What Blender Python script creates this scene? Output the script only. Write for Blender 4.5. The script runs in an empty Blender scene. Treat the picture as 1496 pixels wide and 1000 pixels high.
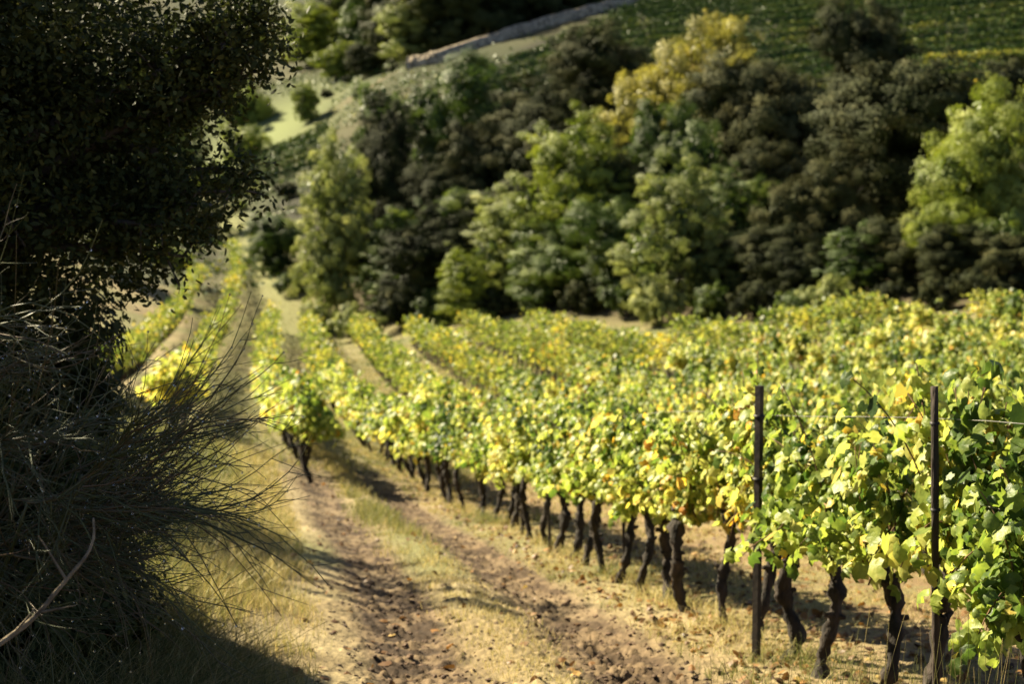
import bpy, math, random
import numpy as np
from mathutils import Vector

S = bpy.context.scene
C = S.collection
rad = math.radians
rng = np.random.default_rng(11)
random.seed(11)

# ------------------------------------------------------------------ camera
PITCH = 5.0
cam_d = bpy.data.cameras.new("camera")
cam = bpy.data.objects.new("camera", cam_d)
C.objects.link(cam)
cam.location = (0, 0, 0)
cam.rotation_euler = (rad(90 - PITCH), 0, 0)
cam_d.sensor_width = 36.0
cam_d.lens = 50.0
cam_d.clip_start = 0.05
cam_d.clip_end = 3000
cam_d.dof.use_dof = True
cam_d.dof.focus_distance = 5.0
cam_d.dof.aperture_fstop = 3.2
S.camera = cam

# ------------------------------------------------------------------ light
SUN_AZ, SUN_EL = -56.0, 38.0        # degrees from the view direction (left), above the horizon
w = bpy.data.worlds.new("World")
S.world = w
w.use_nodes = True
wn = w.node_tree.nodes
wl = w.node_tree.links
sky = wn.new("ShaderNodeTexSky")
sky.sky_type = 'NISHITA'
sky.sun_disc = False
sky.sun_elevation = rad(SUN_EL)
sky.sun_rotation = rad(SUN_AZ)
sky.air_density = 0.45
sky.dust_density = 0.6
sky.ozone_density = 0.3
bg = wn["Background"]
bg.inputs[1].default_value = 0.05
wl.new(sky.outputs[0], bg.inputs[0])
sun_d = bpy.data.lights.new("sun", 'SUN')
sun_d.energy = 5.0
sun_d.angle = rad(0.5)
sun_d.color = (1.0, 0.87, 0.60)
sun = bpy.data.objects.new("sun", sun_d)
C.objects.link(sun)
sd = Vector((math.sin(rad(SUN_AZ)) * math.cos(rad(SUN_EL)), math.cos(rad(SUN_AZ)) * math.cos(rad(SUN_EL)), math.sin(rad(SUN_EL))))
sun.rotation_euler = sd.to_track_quat('Z', 'Y').to_euler()
sun.location = sd * 60
S.view_settings.view_transform = 'Standard'
S.view_settings.look = 'None'
S.view_settings.gamma = 1.0
S.view_settings.exposure = 2.15
cy = S.cycles
cy.use_denoising = True
cy.max_bounces = 6
cy.diffuse_bounces = 2
cy.glossy_bounces = 2
cy.transmission_bounces = 5
cy.transparent_max_bounces = 4
cy.caustics_reflective = False
cy.caustics_refractive = False
cy.sample_clamp_indirect = 4.0

# ------------------------------------------------------------------ numpy helpers
F = 2078.0
SP, CP = math.sin(rad(PITCH)), math.cos(rad(PITCH))


def px(u, v, d):
    """world point seen at photo pixel (u, v) at camera depth d"""
    a, b = (u - 748) / F * d, (v - 500) / F * d
    return np.array((a, d * CP - b * SP, -d * SP - b * CP))


def hash2(i, j, s):
    n = (i.astype(np.int64) * 374761393 + j.astype(np.int64) * 668265263 + s * 1274126177) & 0x7fffffff
    n = ((n ^ (n >> 13)) * 1274126177) & 0x7fffffff
    n = n ^ (n >> 16)
    return (n & 0xffffff) / float(0xffffff)


def vnoise(x, y, s=0):
    xi, yi = np.floor(x), np.floor(y)
    fx, fy = x - xi, y - yi
    fx, fy = fx * fx * (3 - 2 * fx), fy * fy * (3 - 2 * fy)
    a, b = hash2(xi, yi, s), hash2(xi + 1, yi, s)
    c, d = hash2(xi, yi + 1, s), hash2(xi + 1, yi + 1, s)
    return (a * (1 - fx) + b * fx) * (1 - fy) + (c * (1 - fx) + d * fx) * fy


def fbm(x, y, s=0, o=4):
    t, a, n = 0, .5, 0
    for k in range(o):
        t = t + a * vnoise(x * 2 ** k, y * 2 ** k, s + k)
        n += a
        a *= .5
    return t / n


def sstep(a, b, x):
    t = np.clip((x - a) / (b - a), 0, 1)
    return t * t * (3 - 2 * t)


# ------------------------------------------------------------------ terrain
_rp = np.array([(0, 2.75), (5, 2.12), (8, 1.70), (9.4, 1.48), (11.3, 1.22), (18, .18), (25, -1.1), (36, -3.65), (48, -5.95), (60, -7.95), (88, -12.6), (120, -18.6)])
_rc = np.polyfit(_rp[:, 0], _rp[:, 1], 4)


def X0(d):
    d = np.clip(d, -5, 125)
    return np.polyval(_rc, d)


def _z0(d):
    return np.interp(d, [-10, 0, 5, 9.4, 14, 25, 40, 60, 88], [-.6, -1.52, -2.22, -2.80, -3.48, -5.0, -6.4, -7.1, -7.2])


CTRL = []
for d in (-8, 0, 5, 9.4, 14, 19, 25, 32, 40, 50, 60, 74, 88):
    CTRL.append((float(X0(d)), d, float(_z0(d))))
for d in (2, 8, 13, 19):
    CTRL.append((float(X0(d)) - 2.3, d, float(_z0(d)) + .02))
for (r, d, dz) in ((-2.65, 25, .40), (-5.3, 30, .9), (-2.65, 40, .35), (-5.3, 50, .55), (-5.3, 70, .6), (-12, 40, 2.4), (-14, 70, 2.0),
                   (-5.2, 8, .75), (-8, 12, 1.7), (-5.2, 4, .6), (-8, 4, 1.4), (-8, 20, 1.9), (-16, 10, 4.0), (-16, 25, 4.0), (-14, -4, 3.0),
                   (4, 8, .15), (8, 12, .35), (10, 25, .75), (16, 30, 1.3), (14, 12, .8), (22, 18, 1.5), (12, 45, 1.3), (24, 40, 2.3), (6, 60, .7),
                   (10, 0, .5), (25, 0, 1.5)):
    CTRL.append((float(X0(d)) + r, d, float(_z0(d)) + dz))
for (u, v, d) in ((388, 480, 88), (330, 470, 88), (336, 372, 120), (382, 380, 116), (296, 420, 105), (400, 430, 98),
                  (310, 290, 150), (330, 330, 132), (380, 240, 165), (450, 200, 180), (400, 170, 200), (530, 130, 190),
                  (430, 60, 262), (600, 100, 182), (640, 92, 182), (930, 2, 215), (750, 110, 165), (1100, 100, 150),
                  (1100, 0, 200), (1496, 120, 125), (1496, 0, 180), (759, 472, 76), (660, 480, 80), (585, 484, 84),
                  (900, 490, 68), (1000, 488, 63), (1200, 482, 57), (1496, 458, 50), (700, 330, 100), (1100, 300, 90),
                  (1400, 290, 80), (550, 330, 112), (430, 12, 300), (900, -110, 300), (1496, -130, 300), (200, 300, 150),
                  (0, 200, 200), (100, 380, 90), (800, -200, 450), (1500, -250, 450), (100, 60, 300)):
    CTRL.append(tuple(px(u, v, d)))
for p in ((-75, 420, 38), (-200, 400, 60), (-130, 640, 118), (-330, 640, 120), (0, 700, 140), (300, 500, 120), (300, 200, 55), (150, 40, 6),
          (-60, 60, 6), (-150, 150, 30), (60, -60, 4), (-60, -60, 8), (0, -80, 4), (200, -100, 8), (-200, -100, 20), (400, 0, 30), (-400, 100, 60)):
    CTRL.append(p)
CTRL = np.array(CTRL)
_cs = 50.0


def _phi(r2):
    return .5 * r2 * np.log(np.maximum(r2, 1e-12))


_P = CTRL[:, :2] / _cs
_n = len(_P)
_K = _phi(((_P[:, None] - _P[None]) ** 2).sum(-1)) + np.eye(_n) * 2e-4
_A = np.zeros((_n + 3, _n + 3))
_A[:_n, :_n] = _K
_A[:_n, _n] = 1
_A[:_n, _n + 1:] = _P
_A[_n, :_n] = 1
_A[_n + 1:, :_n] = _P.T
_W = np.linalg.solve(_A, np.concatenate([CTRL[:, 2], np.zeros(3)]))


def base_h(x, y):
    x, y = np.atleast_1d(np.asarray(x, float)), np.atleast_1d(np.asarray(y, float))
    sh = x.shape
    q = np.stack([x.ravel(), y.ravel()], 1) / _cs
    out = np.empty(len(q))
    for i in range(0, len(q), 20000):
        s = q[i:i + 20000]
        r2 = ((s[:, None] - _P[None]) ** 2).sum(-1)
        out[i:i + 20000] = _phi(r2) @ _W[:_n] + _W[_n] + s @ _W[_n + 1:]
    return out.reshape(sh)


RUT_L, RUT_R = -2.25, -0.95


def ruts(x, y):
    r = x - X0(y) + .10 * (vnoise(y * .35, y * 0, 31) - .5)
    fade = 1 - sstep(25, 31, y)
    gl = np.exp(-((r - RUT_L) / .33) ** 2)
    gr = np.exp(-((r - RUT_R) / .36) ** 2)
    return r, gl * fade, gr * fade


def ground_h(x, y):
    x, y = np.asarray(x, float), np.asarray(y, float)
    h = base_h(x, y)
    r, gl, gr = ruts(x, y)
    near = 1 - sstep(30, 60, y)
    rut = np.maximum(gl, gr)
    h = h - .075 * rut + .035 * np.exp(-((r + 1.6) / .25) ** 2) * near
    h = h + near * .05 * (fbm(x * 1.3, y * 1.3, 3, 3) - .5)
    track = np.exp(-((r + 1.5) / 1.25) ** 4) * (1 - sstep(30, 40, y))
    c = fbm(x * 9, y * 9, 9, 3)
    clod = np.maximum(c - .5, 0) * .09 + np.maximum(fbm(x * 19, y * 19, 29, 2) - .5, 0) * .09
    fine = (vnoise(x * 38, y * 38, 17) - .5) * .016
    h = h + near * (clod * (.25 + .75 * track) * (.5 + .5 * rut + .5 * (fbm(x * 2, y * 2, 40, 2) - .3)) + fine * (.4 + .6 * track))
    # tyre lugs pressed into the right rut
    lug = np.sin((y * 1.0 + np.abs(r - RUT_R) * 1.1) * 2 * math.pi / .17)
    lug = np.clip(lug * 2.2, -1, 1) * np.exp(-((r - RUT_R - .05) / .17) ** 4) * (1 - sstep(22, 30, y)) * sstep(.35, .55, fbm(x * 1.1 + 3, y * .8, 77, 2))
    h = h + lug * .016
    far = sstep(60, 120, y)
    h = h + far * .5 * (fbm(x * .08, y * .08, 5, 3) - .5)
    return h


def gh1(x, y):
    return float(ground_h(np.array([x], float), np.array([y], float))[0])


# ------------------------------------------------------------------ mesh building
class MB:
    def __init__(self):
        self.v, self.t, self.q, self.n = [], [], [], 0
        self.mt, self.mq, self.a = [], [], []

    def add(self, v, tris=None, quads=None, mat=0, tint=None):
        v = np.asarray(v, np.float32).reshape(-1, 3)
        self.v.append(v)
        self.a.append(np.broadcast_to(np.asarray(.5 if tint is None else tint, np.float32), (len(v),)))
        if tris is not None and len(tris):
            t = np.asarray(tris, np.int64).reshape(-1, 3) + self.n
            self.t.append(t)
            self.mt.append(np.full(len(t), mat))
        if quads is not None and len(quads):
            q = np.asarray(quads, np.int64).reshape(-1, 4) + self.n
            self.q.append(q)
            self.mq.append(np.full(len(q), mat))
        self.n += len(v)
        return self

    def mesh(self, name, mats, smooth=True, cols=None):
        me = bpy.data.meshes.new(name)
        v = np.concatenate(self.v) if self.v else np.zeros((0, 3), np.float32)
        t = np.concatenate(self.t) if self.t else np.zeros((0, 3), np.int64)
        q = np.concatenate(self.q) if self.q else np.zeros((0, 4), np.int64)
        me.vertices.add(len(v))
        me.vertices.foreach_set("co", v.ravel())
        loops = np.concatenate([t.ravel(), q.ravel()]).astype(np.int32)
        me.loops.add(len(loops))
        me.loops.foreach_set("vertex_index", loops)
        npoly = len(t) + len(q)
        me.polygons.add(npoly)
        ls = np.concatenate([np.arange(len(t)) * 3, len(t) * 3 + np.arange(len(q)) * 4]).astype(np.int32)
        me.polygons.foreach_set("loop_start", ls)
        mi = np.concatenate((self.mt + self.mq) or [np.zeros(0)]).astype(np.int32)
        for m in mats:
            me.materials.append(m)
        me.polygons.foreach_set("material_index", mi)
        me.polygons.foreach_set("use_smooth", np.full(npoly, smooth))
        at = me.attributes.new("tint", 'FLOAT', 'POINT')
        at.data.foreach_set("value", np.concatenate(self.a).astype(np.float32) if self.a else np.zeros(0, np.float32))
        if cols is not None:
            ca = me.attributes.new("albedo", 'FLOAT_COLOR', 'POINT')
            ca.data.foreach_set("color", np.asarray(cols, np.float32).ravel())
        me.update(calc_edges=True)
        return me

    def obj(self, name, mats, parent=None, smooth=True, cols=None):
        o = bpy.data.objects.new(name, self.mesh(name, mats if isinstance(mats, (list, tuple)) else [mats], smooth, cols))
        C.objects.link(o)
        if parent is not None:
            o.parent = parent
        return o


def tag(o, label=None, cat=None, group=None, kind=None):
    if label:
        o["label"] = label
    if cat:
        o["category"] = cat
    if group:
        o["group"] = group
    if kind:
        o["kind"] = kind
    return o


def empty(name, loc, rz=0.0):
    o = bpy.data.objects.new(name, None)
    o.empty_display_size = .2
    o.location = loc
    o.rotation_euler = (0, 0, rz)
    C.objects.link(o)
    return o


def unit(a):
    return a / np.maximum(np.linalg.norm(a, axis=-1, keepdims=True), 1e-9)


def leaves(mb, tv, tf, pos, nrm, size, tint, mat=0, r=rng, up=None):
    """copies of one leaf template (x across, y along, z normal) at many places"""
    N = len(pos)
    nrm = unit(nrm)
    if up is None:
        up = r.normal(size=(N, 3))
    y = unit(up - (up * nrm).sum(1, keepdims=True) * nrm)
    x = np.cross(y, nrm)
    tv = np.asarray(tv, float)
    tv = tv[None] * np.stack([r.uniform(.72, 1.08, N), r.uniform(.88, 1.1, N), r.normal(size=N) * 1.1 + 1.1], 1)[:, None]
    v = pos[:, None] + size[:, None, None] * (tv[..., 0:1] * x[:, None] + tv[..., 1:2] * y[:, None] + tv[..., 2:3] * nrm[:, None])
    tf = np.asarray(tf)
    f = (tf[None] + (np.arange(N) * tv.shape[1])[:, None, None]).reshape(-1, tf.shape[1])
    mb.add(v.reshape(-1, 3), tris=f if tf.shape[1] == 3 else None, quads=f if tf.shape[1] == 4 else None, mat=mat, tint=np.repeat(tint, tv.shape[1]))


def tube(mb, pts, radii, seg=6, mat=0, tint=None, rough=0.0, r=rng, cap=True):
    pts = np.asarray(pts, float)
    n = len(pts)
    radii = np.broadcast_to(np.asarray(radii, float), (n,))
    tan = unit(np.gradient(pts, axis=0))
    ref = np.array((0, 0, 1.0)) if abs(tan[0][2]) < .9 else np.array((1.0, 0, 0))
    a = unit(np.cross(tan, ref))
    b = np.cross(tan, a)
    th = np.arange(seg) / seg * 2 * math.pi
    rr = radii[:, None] * (1 + rough * r.normal(size=(n, seg)))
    v = pts[:, None] + rr[..., None] * (np.cos(th)[None, :, None] * a[:, None] + np.sin(th)[None, :, None] * b[:, None])
    i = np.arange(n - 1)[:, None] * seg
    j = np.arange(seg)[None]
    k = (j + 1) % seg
    q = np.stack([i + j, i + k, i + seg + k, i + seg + j], -1).reshape(-1, 4)
    v = v.reshape(-1, 3)
    if cap:
        v = np.concatenate([v, pts[-1:]])
        t = np.stack([(n - 1) * seg + np.arange(seg), (n - 1) * seg + (np.arange(seg) + 1) % seg, np.full(seg, n * seg)], 1)
        mb.add(v, tris=t, quads=q, mat=mat, tint=tint)
    else:
        mb.add(v, quads=q, mat=mat, tint=tint)


def bez(p0, p1, p2, n):
    t = np.linspace(0, 1, n)[:, None]
    p0, p1, p2 = map(lambda p: np.asarray(p, float), (p0, p1, p2))
    return (1 - t) ** 2 * p0 + 2 * t * (1 - t) * p1 + t * t * p2


# ------------------------------------------------------------------ materials
def new_mat(name):
    m = bpy.data.materials.new(name)
    m.use_nodes = True
    m.node_tree.nodes.clear()
    return m, m.node_tree.nodes, m.node_tree.links


def leaf_mat(name, stops, trans=.35, rough=.5, spec=.2, vary=.25, mottle=False):
    """leaf: colour ramp over the per-leaf tint, thin translucent blade, soft gloss"""
    m, n, l = new_mat(name)
    out = n.new("ShaderNodeOutputMaterial")
    at = n.new("ShaderNodeAttribute")
    at.attribute_name = "tint"
    oi = n.new("ShaderNodeObjectInfo")
    ad = n.new("ShaderNodeMath")
    ad.operation = 'MULTIPLY_ADD'
    ad.inputs[1].default_value = vary
    l.new(oi.outputs["Random"], ad.inputs[0])
    l.new(at.outputs["Fac"], ad.inputs[2])
    sb = n.new("ShaderNodeMath")
    sb.operation = 'SUBTRACT'
    sb.inputs[1].default_value = vary * .5
    l.new(ad.outputs[0], sb.inputs[0])
    rp = n.new("ShaderNodeValToRGB")
    e = rp.color_ramp.elements
    e[0].position, e[0].color = stops[0][0], (*stops[0][1], 1)
    e[1].position, e[1].color = stops[-1][0], (*stops[-1][1], 1)
    for p, c in stops[1:-1]:
        x = e.new(p)
        x.color = (*c, 1)
    l.new(sb.outputs[0], rp.inputs[0])
    b = n.new("ShaderNodeBsdfPrincipled")
    b.inputs["Roughness"].default_value = rough
    b.inputs["Specular IOR Level"].default_value = spec
    if mottle:                                   # blotches and veins within each blade
        tc = n.new("ShaderNodeTexCoord")
        no = n.new("ShaderNodeTexNoise")
        no.inputs["Scale"].default_value = 28
        no.inputs["Detail"].default_value = 5
        l.new(tc.outputs["Object"], no.inputs["Vector"])
        ma = n.new("ShaderNodeMath")
        ma.operation = 'MULTIPLY_ADD'
        ma.inputs[1].default_value = .42
        l.new(no.outputs["Fac"], ma.inputs[0])
        l.new(sb.outputs[0], ma.inputs[2])
        m2 = n.new("ShaderNodeMath")
        m2.operation = 'SUBTRACT'
        m2.inputs[1].default_value = .21
        l.new(ma.outputs[0], m2.inputs[0])
        l.new(m2.outputs[0], rp.inputs[0])
        bp = n.new("ShaderNodeBump")
        bp.inputs["Strength"].default_value = .5
        bp.inputs["Distance"].default_value = .012
        l.new(no.outputs["Fac"], bp.inputs["Height"])
        l.new(bp.outputs[0], b.inputs["Normal"])
    l.new(rp.outputs[0], b.inputs["Base Color"])
    t = n.new("ShaderNodeBsdfTranslucent")
    hs = n.new("ShaderNodeHueSaturation")
    hs.inputs["Saturation"].default_value = 1.1
    hs.inputs["Value"].default_value = 1.25
    l.new(rp.outputs[0], hs.inputs["Color"])
    l.new(hs.outputs[0], t.inputs[0])
    mx = n.new("ShaderNodeMixShader")
    mx.inputs[0].default_value = trans
    l.new(b.outputs[0], mx.inputs[1])
    l.new(t.outputs[0], mx.inputs[2])
    l.new(mx.outputs[0], out.inputs[0])
    return m


def rough_mat(name, c1, c2, scale=8, rough=.9, bump=.4, bscale=30, coord='Object', detail=6, metal=0, stretch=(1, 1, 1)):
    m, n, l = new_mat(name)
    out = n.new("ShaderNodeOutputMaterial")
    tc = n.new("ShaderNodeTexCoord")
    mp = n.new("ShaderNodeMapping")
    mp.inputs["Scale"].default_value = stretch
    l.new(tc.outputs[coord], mp.inputs[0])
    ns = n.new("ShaderNodeTexNoise")
    ns.inputs["Scale"].default_value = scale
    ns.inputs["Detail"].default_value = detail
    l.new(mp.outputs[0], ns.inputs["Vector"])
    rp = n.new("ShaderNodeValToRGB")
    rp.color_ramp.elements[0].position, rp.color_ramp.elements[0].color = .35, (*c1, 1)
    rp.color_ramp.elements[1].position, rp.color_ramp.elements[1].color = .68, (*c2, 1)
    l.new(ns.outputs["Fac"], rp.inputs[0])
    b = n.new("ShaderNodeBsdfPrincipled")
    b.inputs["Roughness"].default_value = rough
    b.inputs["Metallic"].default_value = metal
    b.inputs["Specular IOR Level"].default_value = .3
    l.new(rp.outputs[0], b.inputs["Base Color"])
    n2 = n.new("ShaderNodeTexNoise")
    n2.inputs["Scale"].default_value = bscale
    n2.inputs["Detail"].default_value = 5
    l.new(mp.outputs[0], n2.inputs["Vector"])
    bp = n.new("ShaderNodeBump")
    bp.inputs["Strength"].default_value = bump
    bp.inputs["Distance"].default_value = .02
    l.new(n2.outputs["Fac"], bp.inputs["Height"])
    l.new(bp.outputs[0], b.inputs["Normal"])
    l.new(b.outputs[0], out.inputs[0])
    return m


M = {}
M['vine_leaf'] = leaf_mat('vine_leaf', [(0, (.028, .056, .014)), (.28, (.085, .135, .028)), (.5, (.26, .31, .065)), (.72, (.48, .47, .13)), (.92, (.56, .43, .09)), (1, (.40, .20, .045))],
                          trans=.5, rough=.4, spec=.2, vary=.16, mottle=True)
M['vine_far'] = leaf_mat('vine_far', [(0, (.05, .08, .02)), (.4, (.16, .20, .045)), (.8, (.40, .37, .08)), (1, (.46, .34, .07))], trans=.4, rough=.45, vary=.1)
M['hill_vine'] = leaf_mat('hill_vine', [(0, (.014, .038, .008)), (.6, (.080, .125, .024)), (1, (.32, .30, .06))], trans=.08, vary=.3)
M['holm'] = leaf_mat('holm', [(0, (.018, .026, .009)), (.6, (.042, .052, .015)), (1, (.11, .11, .034))], trans=.2, rough=.6, spec=.1, vary=.2)
M['evergreen'] = leaf_mat('evergreen', [(0, (.009, .014, .005)), (.55, (.032, .039, .012)), (1, (.115, .11, .042))], trans=.04, spec=.08, rough=.7, vary=.3)
M['green'] = leaf_mat('green', [(0, (.022, .040, .009)), (.55, (.075, .115, .024)), (1, (.26, .30, .065))], trans=.25, vary=.25)
M['pale'] = leaf_mat('pale', [(0, (.06, .085, .022)), (.55, (.24, .27, .08)), (1, (.46, .46, .16))], trans=.3, vary=.2)
M['yellow'] = leaf_mat('yellow', [(0, (.10, .10, .022)), (.5, (.27, .255, .06)), (.85, (.42, .37, .09)), (1, (.38, .24, .05))], trans=.35, vary=.12)
M['lime'] = leaf_mat('lime', [(0, (.07, .10, .018)), (.5, (.175, .215, .036)), (1, (.33, .35, .065))], trans=.28, vary=.15)
M['bark'] = rough_mat('bark', (.010, .008, .006), (.045, .034, .026), scale=14, bump=1.0, bscale=45, stretch=(1, 1, .35))
M['tree_bark'] = rough_mat('tree_bark', (.03, .025, .02), (.10, .085, .07), scale=5, bump=.8, bscale=20, stretch=(1, 1, .3))
M['cane'] = rough_mat('cane', (.06, .035, .018), (.17, .10, .05), scale=20, bump=.2)
M['metal'] = rough_mat('metal', (.012, .011, .011), (.035, .028, .024), scale=25, rough=.55, bump=.15, metal=.3)
M['wood'] = rough_mat('wood', (.014, .011, .008), (.05, .036, .027), scale=18, bump=.7, bscale=60, stretch=(1, 1, .2))
M['wire'] = rough_mat('wire', (.25, .24, .22), (.4, .38, .35), rough=.4, metal=.8, bump=0)
M['stone'] = rough_mat('stone', (.24, .22, .21), (.5, .47, .45), scale=1.6, bump=.9, bscale=3.0)
M['clod'] = rough_mat('clod', (.035, .022, .014), (.12, .075, .045), scale=9, bump=.8, bscale=40, coord='Generated')
M['broom'] = leaf_mat('broom', [(0, (.10, .066, .034)), (.35, (.066, .062, .025)), (.6, (.042, .054, .018)), (1, (.10, .11, .04))], trans=.05, rough=.45, spec=.35, vary=0)
M['dead_wood'] = rough_mat('dead_wood', (.06, .045, .03), (.24, .19, .12), scale=16, bump=.5, bscale=60)
M['grass'] = leaf_mat('grass', [(0, (.045, .055, .020)), (.3, (.13, .145, .045)), (.55, (.28, .25, .095)), (.8, (.44, .35, .16)), (1, (.54, .44, .25))], trans=.3, rough=.6, spec=.2, vary=0)
M['litter'] = leaf_mat('litter', [(0, (.04, .022, .012)), (.5, (.15, .08, .03)), (.85, (.28, .14, .04)), (1, (.36, .26, .09))], trans=.2, vary=0)


def drop_mat():
    m, n, l = new_mat('water_drop')
    out = n.new("ShaderNodeOutputMaterial")
    b = n.new("ShaderNodeBsdfPrincipled")
    b.inputs["Base Color"].default_value = (1, 1, 1, 1)
    b.inputs["Roughness"].default_value = .02
    b.inputs["IOR"].default_value = 1.33
    b.inputs["Transmission Weight"].default_value = 1
    l.new(b.outputs[0], out.inputs[0])
    return m


M['drop'] = drop_mat()


def ground_mat():
    m, n, l = new_mat('ground')
    out = n.new("ShaderNodeOutputMaterial")
    at = n.new("ShaderNodeAttribute")
    at.attribute_name = "albedo"
    tc = n.new("ShaderNodeTexCoord")
    ns = n.new("ShaderNodeTexNoise")
    ns.inputs["Scale"].default_value = 22
    ns.inputs["Detail"].default_value = 8
    ns.inputs["Roughness"].default_value = .7
    l.new(tc.outputs["Object"], ns.inputs["Vector"])
    mr = n.new("ShaderNodeMapRange")
    mr.inputs[1].default_value, mr.inputs[2].default_value = .3, .7
    mr.inputs[3].default_value, mr.inputs[4].default_value = .38, 1.1
    l.new(ns.outputs["Fac"], mr.inputs[0])
    mul = n.new("ShaderNodeVectorMath")
    mul.operation = 'SCALE'
    l.new(at.outputs["Color"], mul.inputs[0])
    l.new(mr.outputs[0], mul.inputs["Scale"])
    b = n.new("ShaderNodeBsdfPrincipled")
    b.inputs["Roughness"].default_value = .95
    b.inputs["Specular IOR Level"].default_value = .15
    l.new(mul.outputs[0], b.inputs["Base Color"])
    n2 = n.new("ShaderNodeTexNoise")
    n2.inputs["Scale"].default_value = 60
    n2.inputs["Detail"].default_value = 6
    l.new(tc.outputs["Object"], n2.inputs["Vector"])
    bp = n.new("ShaderNodeBump")
    bp.inputs["Strength"].default_value = .7
    bp.inputs["Distance"].default_value = .012
    l.new(n2.outputs["Fac"], bp.inputs["Height"])
    l.new(bp.outputs[0], b.inputs["Normal"])
    l.new(b.outputs[0], out.inputs[0])
    return m


M['ground'] = ground_mat()


def stone_mat():
    m, n, l = new_mat('dry_stone')
    out = n.new("ShaderNodeOutputMaterial")
    tc = n.new("ShaderNodeTexCoord")
    vo = n.new("ShaderNodeTexVoronoi")
    vo.inputs["Scale"].default_value = 2.2
    l.new(tc.outputs["Object"], vo.inputs["Vector"])
    rp = n.new("ShaderNodeValToRGB")
    e = rp.color_ramp.elements
    e[0].color, e[1].color = (.13, .10, .065, 1), (.40, .32, .21, 1)
    sx = n.new("ShaderNodeSeparateColor")
    l.new(vo.outputs["Color"], sx.inputs[0])
    l.new(sx.outputs[0], rp.inputs[0])
    b = n.new("ShaderNodeBsdfPrincipled")
    b.inputs["Roughness"].default_value = .95
    l.new(rp.outputs[0], b.inputs["Base Color"])
    bp = n.new("ShaderNodeBump")
    bp.inputs["Strength"].default_value = 1.0
    bp.inputs["Distance"].default_value = .25
    bp.invert = True
    l.new(vo.outputs["Distance"], bp.inputs["Height"])
    l.new(bp.outputs[0], b.inputs["Normal"])
    l.new(b.outputs[0], out.inputs[0])
    return m



# ------------------------------------------------------------------ the ground, one sheet
az = np.concatenate([np.linspace(-180, -30, 60)[:-1], np.linspace(-30, -22, 60)[:-1], np.linspace(-22, 22, 640)[:-1], np.linspace(22, 30, 60)[:-1], np.linspace(30, 180, 60)[:-1]])
rr_ = np.concatenate([np.geomspace(.4, 3.5, 40)[:-1], np.geomspace(3.5, 28, 520)[:-1], np.geomspace(28, 320, 190)[:-1], np.geomspace(320, 900, 40)])
AZ, RR = np.meshgrid(np.radians(az), rr_)
gx, gy = RR * np.sin(AZ), RR * np.cos(AZ)
gz = ground_h(gx, gy)


def lerp(a, b, t):
    return a + (np.asarray(b) - a) * t[..., None]


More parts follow.
